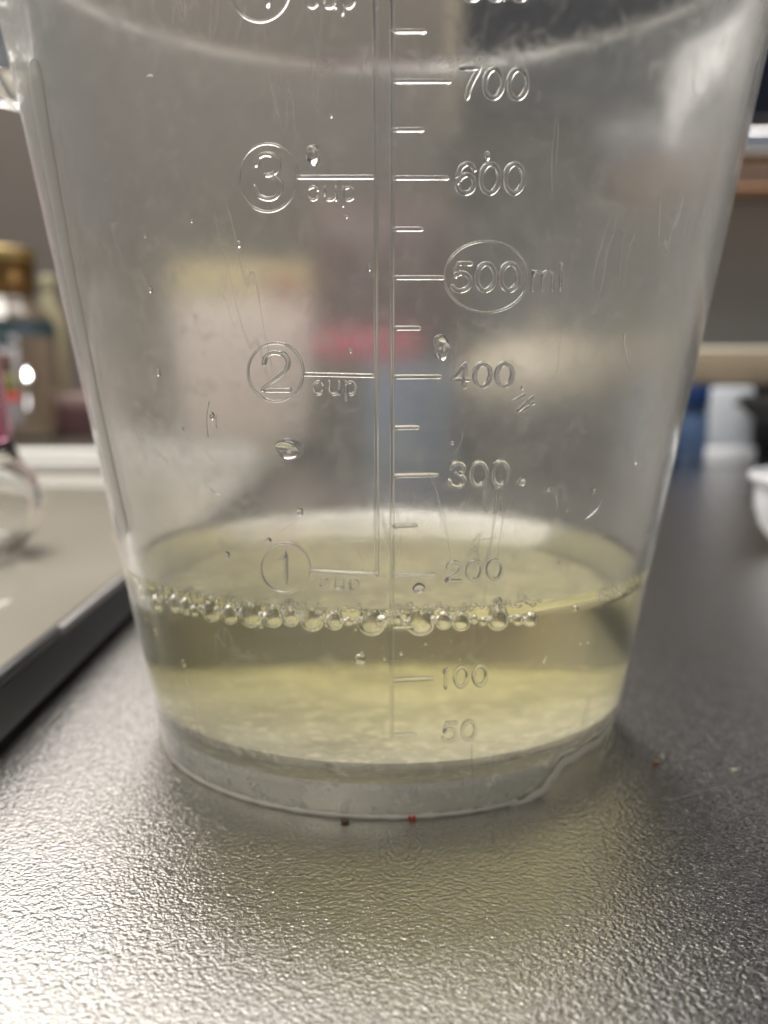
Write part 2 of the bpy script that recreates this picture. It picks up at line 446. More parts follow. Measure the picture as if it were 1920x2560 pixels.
def ridge(name, strokes, w=0.62*MM, h=0.30*MM, label=None, m=None):
    vs, fs = ridge_geo(strokes, w, h*1.6)
    o = mesh(name, vs, fs, m or M['ridge'], jug)
    bm = bmesh.new(); bm.from_mesh(o.data); bmesh.ops.recalc_face_normals(bm, faces=bm.faces)
    for e in bm.edges:
        if len(e.link_faces) == 2 and e.calc_face_angle(0) > math.radians(60): e.smooth = False
    bm.to_mesh(o.data); bm.free()
    if label: o['label'] = label
    return o

def ell(cx, cy, rx, ry, a0=0, a1=360, n=22):
    return [(cx+rx*math.cos(math.radians(a0+(a1-a0)*i/n)), cy+ry*math.sin(math.radians(a0+(a1-a0)*i/n))) for i in range(n+1)]
def ring(cx, cy, rx, ry, n=48): return (ell(cx, cy, rx, ry, 0, 360, n)[:-1], True)
G = {}                                     # glyphs in a unit box, y downwards: list of (points, closed, smooth)
G['0'] = [(ell(.5, .5, .5, .5)[:-1], True, False)]
G['1'] = [([(.22, .20), (.45, .12), (.58, 0), (.58, 1)], False, False)]
G['2'] = [([(.03, .30), (.10, .12), (.28, .02), (.52, 0), (.80, .06), (.95, .24), (.88, .44), (.62, .62), (.25, .80), (.08, .90), (.0, 1.0)], False, True), ([(.0, 1.0), (1, 1.0)], False, False)]
G['3'] = [([(.06, .24), (.16, .07), (.40, .0), (.66, .02), (.88, .15), (.86, .35), (.66, .46), (.42, .48)], False, True), ([(.42, .48), (.75, .52), (.97, .68), (.93, .88), (.70, 1.0), (.38, 1.0), (.12, .92), (.0, .74)], False, True)]
G['4'] = [([(.76, 1), (.76, 0), (0, .69), (1, .69)], False, False)]
G['5'] = [([(.95, 0), (.22, 0), (.10, .50)], False, False), ([(.10, .50), (.32, .37), (.60, .36), (.88, .48), (.97, .68), (.84, .90), (.52, 1.0), (.2, .97), (.0, .85)], False, True)]
G['6'] = [([(.93, .20), (.78, .04), (.50, 0), (.20, .12), (.04, .42), (.03, .68), (.18, .93), (.50, 1.0), (.82, .92), (.97, .69), (.86, .46), (.56, .37), (.24, .46), (.05, .64)], False, True)]
G['7'] = [([(0, 0), (1, 0), (.72, .34), (.50, .66), (.40, 1)], False, False)]
G['8'] = [(ell(.5, .25, .40, .25)[:-1], True, False), (ell(.5, .74, .5, .26)[:-1], True, False)]
G['c'] = [([(.90, .24), (.72, .05), (.45, 0), (.12, .18), (.0, .5), (.12, .82), (.45, 1), (.72, .95), (.90, .78)], False, True)]
G['u'] = [([(0, 0), (0, .62)], False, False), ([(0, .62), (.10, .92), (.40, 1.0), (.72, .92), (.92, .66)], False, True), ([(.92, 0), (.92, 1)], False, False)]
G['p'] = [([(0, 0), (0, 1.45)], False, False), (ell(.48, .5, .46, .5)[:-1], True, False)]
G['m'] = [([(0, 0), (0, 1)], False, False), ([(0, .25), (.12, .04), (.30, .02), (.46, .2), (.48, 1)], False, True), ([(.48, .25), (.60, .04), (.80, .02), (.96, .2), (.98, 1)], False, True)]
G['l'] = [([(.5, -.38), (.5, 1)], False, False)]
def glyph(ch, x0, y0, x1, y1, shear=0.0, lift=0.0):
    out = []
    for pts, closed, sm in G[ch]:
        q = [(x0+(x1-x0)*a+shear*(1-b)*(y1-y0), y0+(y1-y0)*b) for a, b in pts]
        if sm: q = smooth_path(q)
        elif not closed: q = dense(q)
        out.append((q, closed))
    return out
def word(chars, x0, y0, x1, y1, gap, inset, slope=0.0, weights=None, shear=0.0):
    ws = weights or [1]*len(chars); tot = sum(ws); avail = (x1-x0)-gap*(len(chars)-1); x = x0; out = []
    for ch, w_ in zip(chars, ws):
        wd = avail*w_/tot; dy = slope*(x+wd/2-(x0+x1)/2)
        out += glyph(ch, x+inset, y0+inset+dy, x+wd-inset, y1-inset+dy, shear); x += wd+gap
    return out
K = 1.1573
NUM = [('800', 992, -66, 1146, 5, 0.0), ('700', 988, 145, 1140, 217, 0.02), ('600', 980, 350, 1132, 422, 0.0), ('500', 972, 565, 1122, 632, 0.0), ('400', 972, 781, 1110, 838, -0.01),
       ('300', 965, 994, 1100, 1053, -0.03), ('200', 960, 1208, 1087, 1257, -0.06), ('100', 950, 1436, 1053, 1487, -0.07), ('50', 952, 1555, 1030, 1603, -0.08)]
for s, x0, y0, x1, y1, sl in NUM:
    wts = [0.62, 1, 1] if s[0] == '1' else None
    ridge('numeral', word(s, x0*K, y0*K, x1*K, y1*K, 5, 5, sl, wts, shear=0.06), (0.64 if y0 < 900 else 0.54)*MM, 0.30*MM, 'raised numeral '+s)
ridge('unit_lettering', word('ml', 1147*K, 583*K, 1218*K, 630*K, 6, 3, -0.02, [1, .35], shear=0.06), 0.34*MM, 0.22*MM, 'raised lettering ml')
# the two long scale lines
ridge('scale_line', [(dense([(938, -160), (940, 700), (942, 1437)], 30), False)], 0.62*MM, 0.28*MM)
ridge('scale_line', [(dense([(981, -160), (981, 900), (979, 1838)], 30), False)], 0.62*MM, 0.28*MM)
for xe, y, sl in ((1120, -40, 0), (1060, 79, 0), (1122, 204, 0), (1055, 325, 0), (1117, 445, 0), (1053, 573, 0), (1106, 694, 0), (1047, 820, 0), (1099, 942, -.01), (1044, 1069, -.02),
                  (1091, 1189, -.026), (1039, 1316, -.03), (1085, 1441, -.04), (1032, 1571, -.04), (1081, 1700, -.05), (1036, 1838, -.04)):
    ridge('tick_mark', [(dense([(986, y), (xe, y+sl*(xe-986))]), False)], 0.60*MM, 0.28*MM)
for digit, (cx, cyy, rx, ry), (nx0, ny0, nx1, ny1), (x0, y0, x1, y1), ln in (
        ('4', (651, -32, 75, 87), (612, -95, 694, 20), (760, -22, 893, 26), ((730, -30), (932, -30))),
        ('3', (670, 444, 73, 85), (632, 380, 709, 502), (762, 462, 893, 506), ((745, 443), (932, 443))),
        ('2', (689, 930, 69, 73), (652, 875, 730, 981), (777, 948, 897, 991), ((760, 935), (933, 939))),
        ('1', (713, 1420, 61, 62), (690, 1375, 734, 1463), (792, 1444, 903, 1479), ((776, 1428), (938, 1437)))):
    ridge('cup_ring', [ring(cx, cyy, rx, ry)], 0.34*MM, 0.16*MM, 'raised ring round the cup number '+digit)
    ridge('numeral', glyph(digit, nx0+6, ny0+6, nx1-6, ny1-6), 0.62*MM, 0.30*MM, 'raised cup number '+digit)
    ridge('unit_lettering', word('cup', x0+3, y0+3, x1-3, y1-3, 9, 3, 0.05 if digit == '1' else 0.01), 0.38*MM, 0.22*MM, 'raised lettering cup')
    ridge('tick_mark', [(dense([ln[0], ln[1]]), False)], 0.56*MM, 0.26*MM)
ridge('number_ring', [ring(1216, 692, 105, 89)], 0.30*MM, 0.15*MM, 'raised oval round the 500')
# long moulded rib below the handle root
rp = [(318, 1296), (296, 1200), (274, 1100), (252, 1000), (232, 900), (212, 800), (192, 700), (173, 600), (155, 500), (137, 400), (119, 300), (104, 200)]
ridge('handle_rib', [([(x-14, y) for x, y in rp], False)], 5.2*MM, 0.14*MM, 'long rounded rib running up to the handle', M['rib'])

def band_on_jug(name, pts, w, h, label, m):
    return ridge(name, [(pts, False)], w, h, label, m)
be = smooth_path([(x*K, y*K+8) for x, y in ((1322, 1548), (1310, 1570), (1295, 1590), (1268, 1611), (1238, 1627), (1212, 1648), (1195, 1670), (1180, 1692), (1160, 1710), (1135, 1724), (1105, 1736))], sub=4)
band_on_jug('broken_edge', [(p[0], p[1]+2.5*math.sin(i*.9)) for i, p in enumerate(be)], 1.25*MM, 0.30*MM, 'pale ragged edge where the foot has broken away', M['frost'])
def piped_light_bead():  # pale bead added where light piped through the plastic brightens the edge
    vs, fs = [], []; NA, NS = 300, 8; a0, a1 = brk[0][0]-2*math.pi+0.62+0.0, brk[0][0]+0.03
    for i in range(NA+1):
        th = a0+(a1-a0)*i/NA; r = rad(0.35*MM)-0.10*MM; q = 0.42*MM*(1+0.12*math.sin(th*53)+.1*math.sin(th*91))
        for k in range(NS):
            a = 2*math.pi*k/NS; rr = r+q*math.cos(a); vs.append((rr*math.sin(th), -rr*math.cos(th), 0.36*MM+q*math.sin(a)*0.95))
    for i in range(NA):
        for k in range(NS): fs.append((i*NS+k, (i+1)*NS+k, (i+1)*NS+(k+1) % NS, i*NS+(k+1) % NS))
    fs.append(tuple(range(NS))); fs.append(tuple(NA*NS+k for k in range(NS)))
    o = mesh('piped_light_bead', vs, fs, M['frost'], jug); o['label'] = 'pale bead added for the light piped to the bottom edge of the foot'
    bm = bmesh.new(); bm.from_mesh(o.data); bmesh.ops.recalc_face_normals(bm, faces=bm.faces); bm.to_mesh(o.data); bm.free()
piped_light_bead()

# ---- handle on the left: an open loop whose lower arm shows in the photograph
def bar(name, path, wy, hz, m, parent, flange=0):
    """rectangular-section bar with rounded corners along a path in the xz plane"""
    sec = []
    for cx_, cz_, a0 in ((1, 1, 0), (-1, 1, 90), (-1, -1, 180), (1, -1, 270)):
        for q in range(4):
            a = math.radians(a0+30*q); r = 0.22
            sec.append((cx_*(1-r)+r*math.cos(a), cz_*(1-r)+r*math.sin(a)))
    vs, fs = [], []; n = len(sec)
    for i, p in enumerate(path):
        t = (path[min(i+1, len(path)-1)]-path[max(i-1, 0)]).normalized(); nz = Vector((-t.z, 0, t.x))
        k = wy[i] if isinstance(wy, list) else wy; h_ = hz[i] if isinstance(hz, list) else hz
        for a, b in sec: vs.append(p+Vector((0, 1, 0))*(a*k/2)+nz*(b*h_/2))
    for i in range(len(path)-1):
        for q in range(n): fs.append((i*n+q, i*n+(q+1) % n, (i+1)*n+(q+1) % n, (i+1)*n+q))
    fs.append(tuple(range(n))); fs.append(tuple((len(path)-1)*n+q for q in reversed(range(n))))
    o = mesh(name, vs, fs, m, parent)
    bm = bmesh.new(); bm.from_mesh(o.data); bmesh.ops.recalc_face_normals(bm, faces=bm.faces); bm.to_mesh(o.data); bm.free()
    return o
r118 = rad(118*MM)
low = [Vector((-r118+x*MM, 0, z*MM)) for x, z in ((1.0, 111.5), (-3, 112.6), (-7, 113.2), (-13, 113.4), (-22, 114), (-31, 116), (-38, 121), (-42, 129), (-43, 138), (-40, 147), (-32, 152))]
hd = bar('handle', low, 15*MM, [6*MM, 4.2*MM]+[3.2*MM]*9, M['handle'], jug); hd['label'] = 'clear plastic handle loop'
for yy in (-6.6, 6.6):
    pl = [Vector((-r118+x*MM, yy*MM, z*MM)) for x, z in ((0.6, 126), (-5, 126.5), (-14, 127), (-24, 127.5), (-33, 129))]
    bar('flange', pl, 1.5*MM, [24*MM, 23*MM, 22*MM, 21*MM, 18*MM], M['handle'], hd)
for zz, hh in ((121, 1.6), (129, 3.0), (137, 1.6)):
    bar('web', [Vector((-r118+x*MM, 0, zz*MM)) for x in (-1, -10, -22, -32)], 11.4*MM, hh*MM, M['handle'], hd)

# ------------------------------------------------------------------ the liquid
def liquid():
    prof = [(0.02*MM, ZFT-0.3*MM)]
    ri = rad(9*MM)-WT
    e = 0.3*MM
    prof += [(ri-3*MM, ZFT-e), (ri-1.2*MM+.1*MM, 7.55*MM-e), (ri-0.4*MM+e, 8.0*MM), (ri+e, 9.1*MM)]
    zt = ZL+1.1*MM
    for k in range(1, 9):
        z = 9.1*MM+(zt-9.1*MM)*k/8; prof.append((rad(z)-WT+e, z))
    rw = rad(zt)-WT
    for d in (0.0, 0.15, 0.35, 0.6, 0.9, 1.3, 1.8, 2.5, 3.5, 5.0, 8.0, 15.0, 28.0):
        prof.append((rw-d*MM, ZL+1.1*MM*math.exp(-d/0.9)))
    prof.append((0.02*MM, ZL))
    o = lathe('liquid', prof, M['liquid'], None, seg=180)
    bm = bmesh.new(); bm.from_mesh(o.data); bmesh.ops.remove_doubles(bm, verts=bm.verts, dist=4e-5); bmesh.ops.recalc_face_normals(bm, faces=bm.faces); bm.to_mesh(o.data); bm.free()
    return tag(o, 'clear pale yellow liquid filling the bottom of the measuring jug', 'liquid')
liquid()

# ------------------------------------------------------------------ bubbles
def sphere_mesh(name, seg, rings_):
    bm = bmesh.new(); bmesh.ops.create_uvsphere(bm, u_segments=seg, v_segments=rings_, radius=1.0)
    me = bpy.data.meshes.new(name); bm.to_mesh(me); bm.free(); return me
def add_mesh(name, me, mats):
    for m in mats: me.materials.append(m)
    me.polygons.foreach_set('use_smooth', [True]*len(me.polygons)); return me
def surf_z(p):
    d = (rad(ZL)-WT)-math.hypot(p.x, p.y)
    return ZL+1.1*MM*math.exp(-max(0, d)/(0.9*MM))
big_me = {}
def bubble_obj(p, r, sq, label, group):
    """air sphere; what stands out of the liquid is a thin film"""
    lim = surf_z(p)-p.z
    key = (round(lim/(r*sq), 1) if lim < r*sq else 9)
    if key not in big_me:
        me = add_mesh('bubble', sphere_mesh('bubble', 28, 18), [M['bubble'], M['film']])
        for f in me.polygons:
            if f.center.z > key: f.material_index = 1
        big_me[key] = me
    o = bpy.data.objects.new('bubble', big_me[key]); col.objects.link(o)
    o.location = p; o.scale = (r, r, r*sq)
    return tag(o, label, 'bubble', group)
def bub_px(px, py, rpx, label, group, sq=0.93, deep=0.0):
    p = on_jug(px, py, WT+0.1*MM); n = jug_normal(p)
    dep = (p-CAM).dot(ray(960, 1280).normalized()); r = rpx*(1.1 if rpx > 12 else 1.0)/FPX*dep
    p = p-Vector((n.x, n.y, 0)).normalized()*(r*1.02+deep)
    return bubble_obj(p, r, sq, label, group)
L_big = 'large round air bubble pressed against the front of the jug at the waterline'
L_mid = 'small round air bubble squeezed between larger ones along the waterline'
L_right = 'tiny bubble in the froth below the chipped side of the jug'
L_back = 'tiny bubble on the far edge of the liquid surface'
L_deep = 'tiny air bubble clinging to the wall below the waterline'
for zx, zy, zr in ((235, 362, 50), (335, 372, 44), (398, 388, 44), (452, 410, 32), (535, 422, 56), (645, 442, 50), (760, 450, 66), (900, 462, 54), (1005, 460, 50), (1130, 478, 64), (1268, 482, 48), (1490, 498, 72)):
    bub_px(300+zx*.422, 1350+zy*.422, zr*.422, L_big, 'large bubbles along the waterline')
for zx, zy, zr in ((245, 493, 78), (380, 482, 46), (485, 486, 50), (710, 474, 60), (890, 464, 40)):
    bub_px(950+zx*.422, 1350+zy*.422, zr*.422, L_big, 'large bubbles along the waterline')
small = [(300+x*.422, 1350+y*.422, r*.422) for x, y, r in ((75, 262, 18), (115, 300, 22), (160, 300, 34), (178, 262, 18), (270, 318, 24), (300, 345, 22), (372, 350, 20), (490, 398, 22), (588, 410, 26), (700, 420, 24), (838, 500, 20), (840, 445, 22), (955, 440, 18), (1060, 440, 26), (1200, 450, 28), (1228, 492, 18), (1352, 482, 26), (1318, 475, 14), (1395, 478, 16), (1580, 470, 26), (1420, 470, 20))]
small += [(950+x*.422, 1350+y*.422, r*.422) for x, y, r in ((12, 488, 34), (105, 470, 30), (150, 490, 22), (325, 470, 18), (432, 460, 16), (560, 470, 26), (610, 478, 26), (645, 462, 18), (775, 458, 20), (815, 468, 32), (850, 462, 20), (1140, 397, 20))]
xs = 330.0                                 # the upper row of little bubbles that gives the waterline its glitter
for px, py, r in small: bub_px(px, py, r, L_mid, 'small bubbles along the waterline', deep=random.uniform(0, 0.5)*MM)
def wl(px):                                # picture row of the waterline, front wall
    lo, hi = 1380.0, 1600.0
    for _ in range(30):
        m_ = (lo+hi)/2; p = on_jug(px, m_, WT)
        if p.z > ZL+0.7*MM: lo = m_
        else: hi = m_
    return lo
while xs < 1345:
    r = random.uniform(5, 11); bub_px(xs, wl(xs)+random.uniform(-2, 9), r, L_mid, 'small bubbles along the waterline', deep=random.uniform(0, 0.4)*MM)
    xs += r*random.uniform(1.1, 2.2)
for k in range(48):                        # froth lying on the surface just behind the wall
    px = random.choice([random.uniform(318, 700), random.uniform(640, 1000), random.uniform(1000, 1345)]); r = random.uniform(3.5, 9)
    bub_px(px, wl(px)+random.uniform(-5, 4), r, L_mid, 'small bubbles along the waterline', deep=random.uniform(0.5, 2.6)*MM)
xs = 1486.0
while xs < 1612:
    w0 = wl(xs)
    for k in range(3):
        r = random.uniform(4.5, 8.5); bub_px(xs+random.uniform(-3, 3), w0+2+k*10+random.uniform(-3, 3), r, L_right, 'froth bubbles by the right edge', deep=random.uniform(0, .3)*MM)
    xs += 10
for k in range(44):                        # far side
    a = math.radians(38+104*k/43+random.uniform(-1, 1)); r = random.uniform(0.35, 0.75)*MM
    rr = rad(ZL)-WT-r*1.05
    bubble_obj(Vector((rr*math.cos(a), rr*math.sin(a), ZL+0.25*MM)), r, 0.9, L_back, 'bubbles on the far edge of the liquid')
for zx, zy, zr in ((250, 527, 20), (403, 715, 20), (1418, 702, 30), (1437, 668, 16), (200, 445, 18), (1398, 517, 8), (1318, 632, 6), (1566, 694, 8), (1557, 622, 5), (1078, 598, 5), (1212, 610, 5), (740, 525, 6), (603, 530, 5), (960, 525, 5)):
    bub_px(300+zx*.422, 1350+zy*.422, zr*.422, L_deep, 'bubbles on the wall under the waterline', sq=1.15)
for zx, zy, zr in ((124, 660, 13), (268, 603, 9), (412, 586, 6), (467, 691, 7), (309, 672, 5), (27, 693, 9), (1160, 597, 8), (1203, 590, 9), (1108, 560, 6), (965, 675, 8), (958, 692, 8), (951, 706, 7), (887, 746, 6), (951, 748, 6), (948, 522, 5), (1418, 492, 7)):
    bub_px(950+zx*.422, 1350+zy*.422, zr*.422, L_deep, 'bubbles on the wall under the waterline', sq=1.15)

# ------------------------------------------------------------------ water drops on the wall
def drop(px, py, rx, ry, label, group=None, jag=0.0, flat=0.5):
    p = on_jug(px, py); n = jug_normal(p)
    dep = (p-CAM).dot(ray(960, 1280).normalized())
    up = (Vector((0, 0, 1))-n*n.z).normalized(); rt = up.cross(n).normalized()
    rt = rt if rt.x > 0 else -rt
    A, B = rx/FPX*dep, ry/FPX*dep; hgt = min(A, B)*flat*1.6
    vs, fs = [], []; NA, NR = 24, 7
    rnd = random.Random(int(px*7+py)); ph = [rnd.uniform(0, 6.28) for _ in range(4)]
    vs.append(p+n*(hgt-0.03*MM))
    for k in range(1, NR+1):
        e = math.pi/2*k/NR
        for i in range(NA):
            a = 2*math.pi*i/NA
            j = 1+jag*(0.5*math.sin(2*a+ph[0])+0.35*math.sin(3*a+ph[1])+0.25*math.sin(5*a+ph[2]))
            q = math.sin(e)*j
            vs.append(p+rt*(A*q*math.cos(a))+up*(B*q*math.sin(a))+n*(hgt*math.cos(e)**1.0-0.03*MM))
    for i in range(NA): fs.append((0, 1+i, 1+(i+1) % NA))
    for k in range(NR-1):
        for i in range(NA):
            a = 1+k*NA+i; b = 1+k*NA+(i+1) % NA; fs.append((a, a+NA, b+NA, b))
    st = len(vs)
    for i in range(NA): vs.append(Vector(vs[1+(NR-1)*NA+i])-n*0.12*MM)
    for i in range(NA):
        a = 1+(NR-1)*NA+i; b = 1+(NR-1)*NA+(i+1) % NA; fs.append((a, st+i, st+(i+1) % NA, b))
    fs.append(tuple(st+i for i in range(NA)))
    o = mesh('water_drop', vs, fs, M['drop'])
    bm = bmesh.new(); bm.from_mesh(o.data); bmesh.ops.recalc_face_normals(bm, faces=bm.faces); bm.to_mesh(o.data); bm.free()
    return tag(o, label, 'water drop', group)
drop(782, 389, 20, 26, 'oval water drop above the line of the 3 cup mark', jag=.05)
drop(724, 1122, 37, 28, 'large wide water drop left of the scale below the 2 cup mark', jag=.10)
drop(1104, 868, 23, 30, 'ragged water drop just above the numeral 400', jag=.28)
drop(1303, 1204, 13, 11, 'round water drop right of the numeral 300', jag=.1)
drop(1047, 1470, 15, 14, 'round water drop under the 200 tick mark', jag=.1)
for x, y, rx, ry in ((598, 611, 8, 10), (376, 724, 6, 9), (396, 932, 7, 9), (530, 1040, 8, 10), (750, 1280, 9, 10), (568, 1387, 8, 8), (671, 1350, 8, 6), (866, 542, 4, 5), (479, 553, 4, 5), (1370, 1224, 5, 6), (1483, 1228, 6, 8), (1130, 1107, 5, 5), (828, 291, 4, 5), (363, 592, 3, 3), (456, 1073, 4, 5), (876, 877, 4, 6), (923, 669, 5, 10), (1217, 391, 9, 13), (1306, 970, 4, 5), (1260, 2, 3, 3), (1400, 1407, 4, 4), (1418, 1277, 3, 4)):
    drop(x, y, rx, ry, 'tiny round water drop dotted on the clear wall of the jug', 'tiny water drops on the jug wall', jag=.08)
# scuff on the wall right of the numeral 400
def scuff(px, py, s):
    st = []
    for k in range(5):
        a = random.uniform(-0.9, -0.3); l = random.uniform(.5, 1)*s
        x, y = px+random.uniform(-.4, .4)*s, py+random.uniform(-.35, .35)*s
        st.append((dense([(x-l*.5*math.cos(a), y-l*.5*math.sin(a)), (x+random.uniform(-3, 3), y+random.uniform(-4, 4)), (x+l*.5*math.cos(a), y+l*.5*math.sin(a))], 6), False))
    return ridge('scuff', st, 0.45*MM, 0.10*MM, 'rough gouge in the plastic')
scuff(1310, 1008, 44)

# hairline scratches on the outside
def hair(x0, y0, x1, y1, bow=0.0, w=0.10):
    n = 9; dx, dy = x1-x0, y1-y0; L = math.hypot(dx, dy)
    pts_ = [(x0+dx*i/n-dy/L*bow*math.sin(math.pi*i/n), y0+dy*i/n+dx/L*bow*math.sin(math.pi*i/n)) for i in range(n+1)]
    return ridge('scratch', [(pts_, False)], w*MM, 0.02*MM, None, M['ridge'])
for h_ in ((1068, 1180, 1102, 1322, -12), (1380, 1222, 1396, 1262, 0), (1392, 1230, 1394, 1270, 0), (1462, 1300, 1508, 1245, 6), (1240, 1222, 1268, 1190, 8), (1560, 835, 1575, 925, 2), (700, 1330, 760, 1290, 0), (560, 1330, 640, 1270, 3), (1200, 1350, 1290, 1330, 3), (850, 1350, 920, 1352, 2)):
    hair(*h_)
rs = random.Random(21)
for k in range(9):
    x, y = rs.uniform(330, 1600), rs.uniform(60, 1480); a = rs.choice([rs.gauss(-.5, .25), rs.gauss(.15, .3), rs.gauss(1.45, .25)]); l = rs.uniform(18, 90)
    if 560 < x < 1440 and rs.random() < 0.8: continue
    if 560 < x < 1440: l *= 0.4
    hair(x, y, x+l*math.cos(a), y+l*math.sin(a), rs.uniform(-6, 6), rs.uniform(.06, .11))

# ------------------------------------------------------------------ specks
def crumb(name, p, sx, sy, sz, m, label, cat, group=None):
    bm = bmesh.new(); bmesh.ops.create_icosphere(bm, subdivisions=2, radius=1.0)
    rnd = random.Random(int(p.x*1e6) & 0xffff)
    for v in bm.verts:
        k = (1+rnd.uniform(-.25, .25))*(1.0 if 'red' in name else .62); v.co = Vector((v.co.x*sx*k, v.co.y*sy*k, v.co.z*sz*k))
    me = bpy.data.meshes.new(name); bm.to_mesh(me); bm.free()
    o = link(name, me, m); o.location = p; return tag(o, label, cat, group)
for px in (1024, 1035):
    p = on_jug(px, 2041); crumb('red_speck', p+Vector((0, -0.00038, 0)), .00026, .00018, .00030, M['speck_red'], 'tiny bright red speck stuck to the front of the foot', 'speck', 'red specks on the foot')
p = on_counter(862, 2056); crumb('brown_crumb', p+Vector((0, 0, .00025)), .0010, .0007, .0005, M['speck_brown'], 'dark brown crumb on the counter against the foot of the jug', 'crumb')
p = on_counter(1640, 1908); crumb('orange_crumb', p+Vector((0, 0, .00025)), .0010, .0007, .0005, M['speck_orange'], 'orange brown crumb on the counter beside a pale curl', 'crumb')
p = on_counter(1657, 1900); o = crumb('pale_curl', p+Vector((0, 0, .00045)), .0004, .0012, .0008, M['speck_pale'], 'pale curled shred on the counter beside an orange crumb', 'shred')
p = on_counter(1836, 1928); crumb('pale_crumb', p+Vector((0, 0, .0002)), .0011, .0006, .0004, M['speck_pale'], 'pale flat crumb on the counter beyond the scratch', 'crumb')

# ------------------------------------------------------------------ the hob on the left
HX = -0.0657
hob = thing('glass_hob', (HX, 0.0, 0), 'low hob with glossy beige glass top and dark grey side', 'hob')
YB, YF = 0.60, -0.30
def H(o): return child_local(o, hob)
H(box('side_panel', (-0.9, YF, 0.0026), (HX, YB, 0.0112), M['hob_side'], bev=0.0006))
H(box('glass_top', (-0.9, YF+.001, 0.0114), (HX-0.0022, YB-.001, 0.0134), M['hob_glass'], bev=0.0005))
H(box('edge_trim', (HX-0.0020, YF+.002, 0.0114), (HX-0.0003, YB-.002, 0.0131), M['trim'], bev=0.0004))
H(box('shadow_gap', (-0.89, YF+.004, 0.0), (HX-0.0016, YB-.004, 0.0025), M['matt_black']))  # black strip standing in for the shadow gap under the hob
rl = [box('rear_rail', (-0.9, 0.300, 0.0136), (HX-0.004, 0.318, 0.0182), M['white'], bev=0.0012), box('rear_rail', (-0.9, 0.303, 0.0184), (HX-0.004, 0.318, 0.0232), M['white'], bev=0.0012)]
for o in rl: H(o); o['label'] = 'white rail across the back of the hob'
# a dark stretch laid over the edge trim
o = H(box('trim_dark', (HX-0.0021, -0.02, 0.0116), (HX-0.0001, 0.014, 0.0137), M['hob_side'], bev=0.0005)); o['label'] = 'dark stretch of the trim'

# ------------------------------------------------------------------ clear bulb with pink neck at the left
bx, by = -0.1125, 0.086
tz = 0.0136
bt = thing('clear_bottle', (bx, by, tz), 'clear round bottomed bottle with pink tinted neck standing on the hob', 'bottle')
prof = [(0.0, 0), (6, 0.2), (11, 2), (15, 6.5), (17, 12), (17.2, 17), (15.5, 22), (12.3, 26), (10.6, 29.8)]
inn = [(8.4, 29.8), (10.6, 25.5), (13.8, 21.5), (15.4, 17), (15.2, 12), (13.4, 7.5), (10, 4), (5, 2.3), (0.0, 2.0)]
lathe('bulb', [(max(r, .01)*MM, z*MM) for r, z in prof+inn], M['clear'], bt, 56, closed_top=False, closed_bottom=False)
prof = [(10.6, 30.0), (10.2, 34.1), (9.4, 42), (8.2, 52), (7.2, 62), (6.6, 80), (6.4, 120), (5.0, 120), (5.2, 80), (5.6, 62), (6.2, 52), (7.0, 42), (7.6, 34.1), (8.0, 30.0)]
o = lathe('neck', [(r*MM, z*MM) for r, z in prof]+[(10.6*MM, 30.0*MM)], M['pinkglass'], bt, 56, closed_top=False, closed_bottom=False); o['label'] = 'pink tinted neck'

# ------------------------------------------------------------------ coffee jar
JY = 0.515
jb = at(23, 1098, JY); jz = 0.0136
jar = thing('coffee_jar', (jb.x, JY, jz), 'glass coffee jar with gold lid and white label with red stripe', 'jar')
js = 0.69/FPX
def jr(prof): return [(max(r, 0.01)*MM, z*MM) for r, z in prof]
lathe('glass_body', jr([(0, 0), (30, 0), (34.5, 2.5), (36, 7), (36, 76), (34, 84), (28, 91), (24, 95), (23, 101), (0, 101)]), M['jar_glass'], jar, 64)
lathe('lid', jr([(23.5, 101.5), (24, 102), (24, 124), (23.5, 125)]), M['brown_lid'], jar, 64)
lathe('lid_rim', jr([(24.6, 124.0), (25.0, 125), (25.0, 131), (24, 132.4), (0, 132.6)]), M['gold'], jar, 64)
lathe('band', jr([(36.3, 72), (36.5, 72.5), (36.3, 74.5), (34.6, 83)]), M['label_green'], jar, 64, closed_top=False, closed_bottom=False)
def patch(name, th0, th1, z0, z1, m, r=36.6, arch=0.0, slope=0.0, n=14):
    vs, fs = [], []
    for i in range(n+1):
        f = i/n; th = math.radians(th0+(th1-th0)*f); b = 1-(2*f-1)**2
        for zz in (z0+slope*f, z1+slope*f+arch*b):
            for rr in (r, r-0.3): vs.append((rr*MM*math.sin(th), -rr*MM*math.cos(th), zz*MM))
    for i in range(n):
        a, c = 4*i, 4*i+4
        fs += [(a, c, c+2, a+2), (a+1, a+3, c+3, c+1), (a+2, c+2, c+3, a+3), (a, a+1, c+1, c)]
    return mesh(name, vs, fs, m, jar)
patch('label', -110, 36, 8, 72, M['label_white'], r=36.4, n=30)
patch('arch_print', -45, 35, 64, 67, M['label_green'], arch=10)
patch('stripe_print', -35, 35, 20, 26, M['red'], slope=8)
patch('leaf_print', 2, 33, 33, 46, M['label_olive'], r=36.7)
patch('cup_print', -30, 30, 46, 60, M['coffee'], r=36.65)
patch('foot_print', -60, 35, 8, 12, M['maroon'], r=36.8)

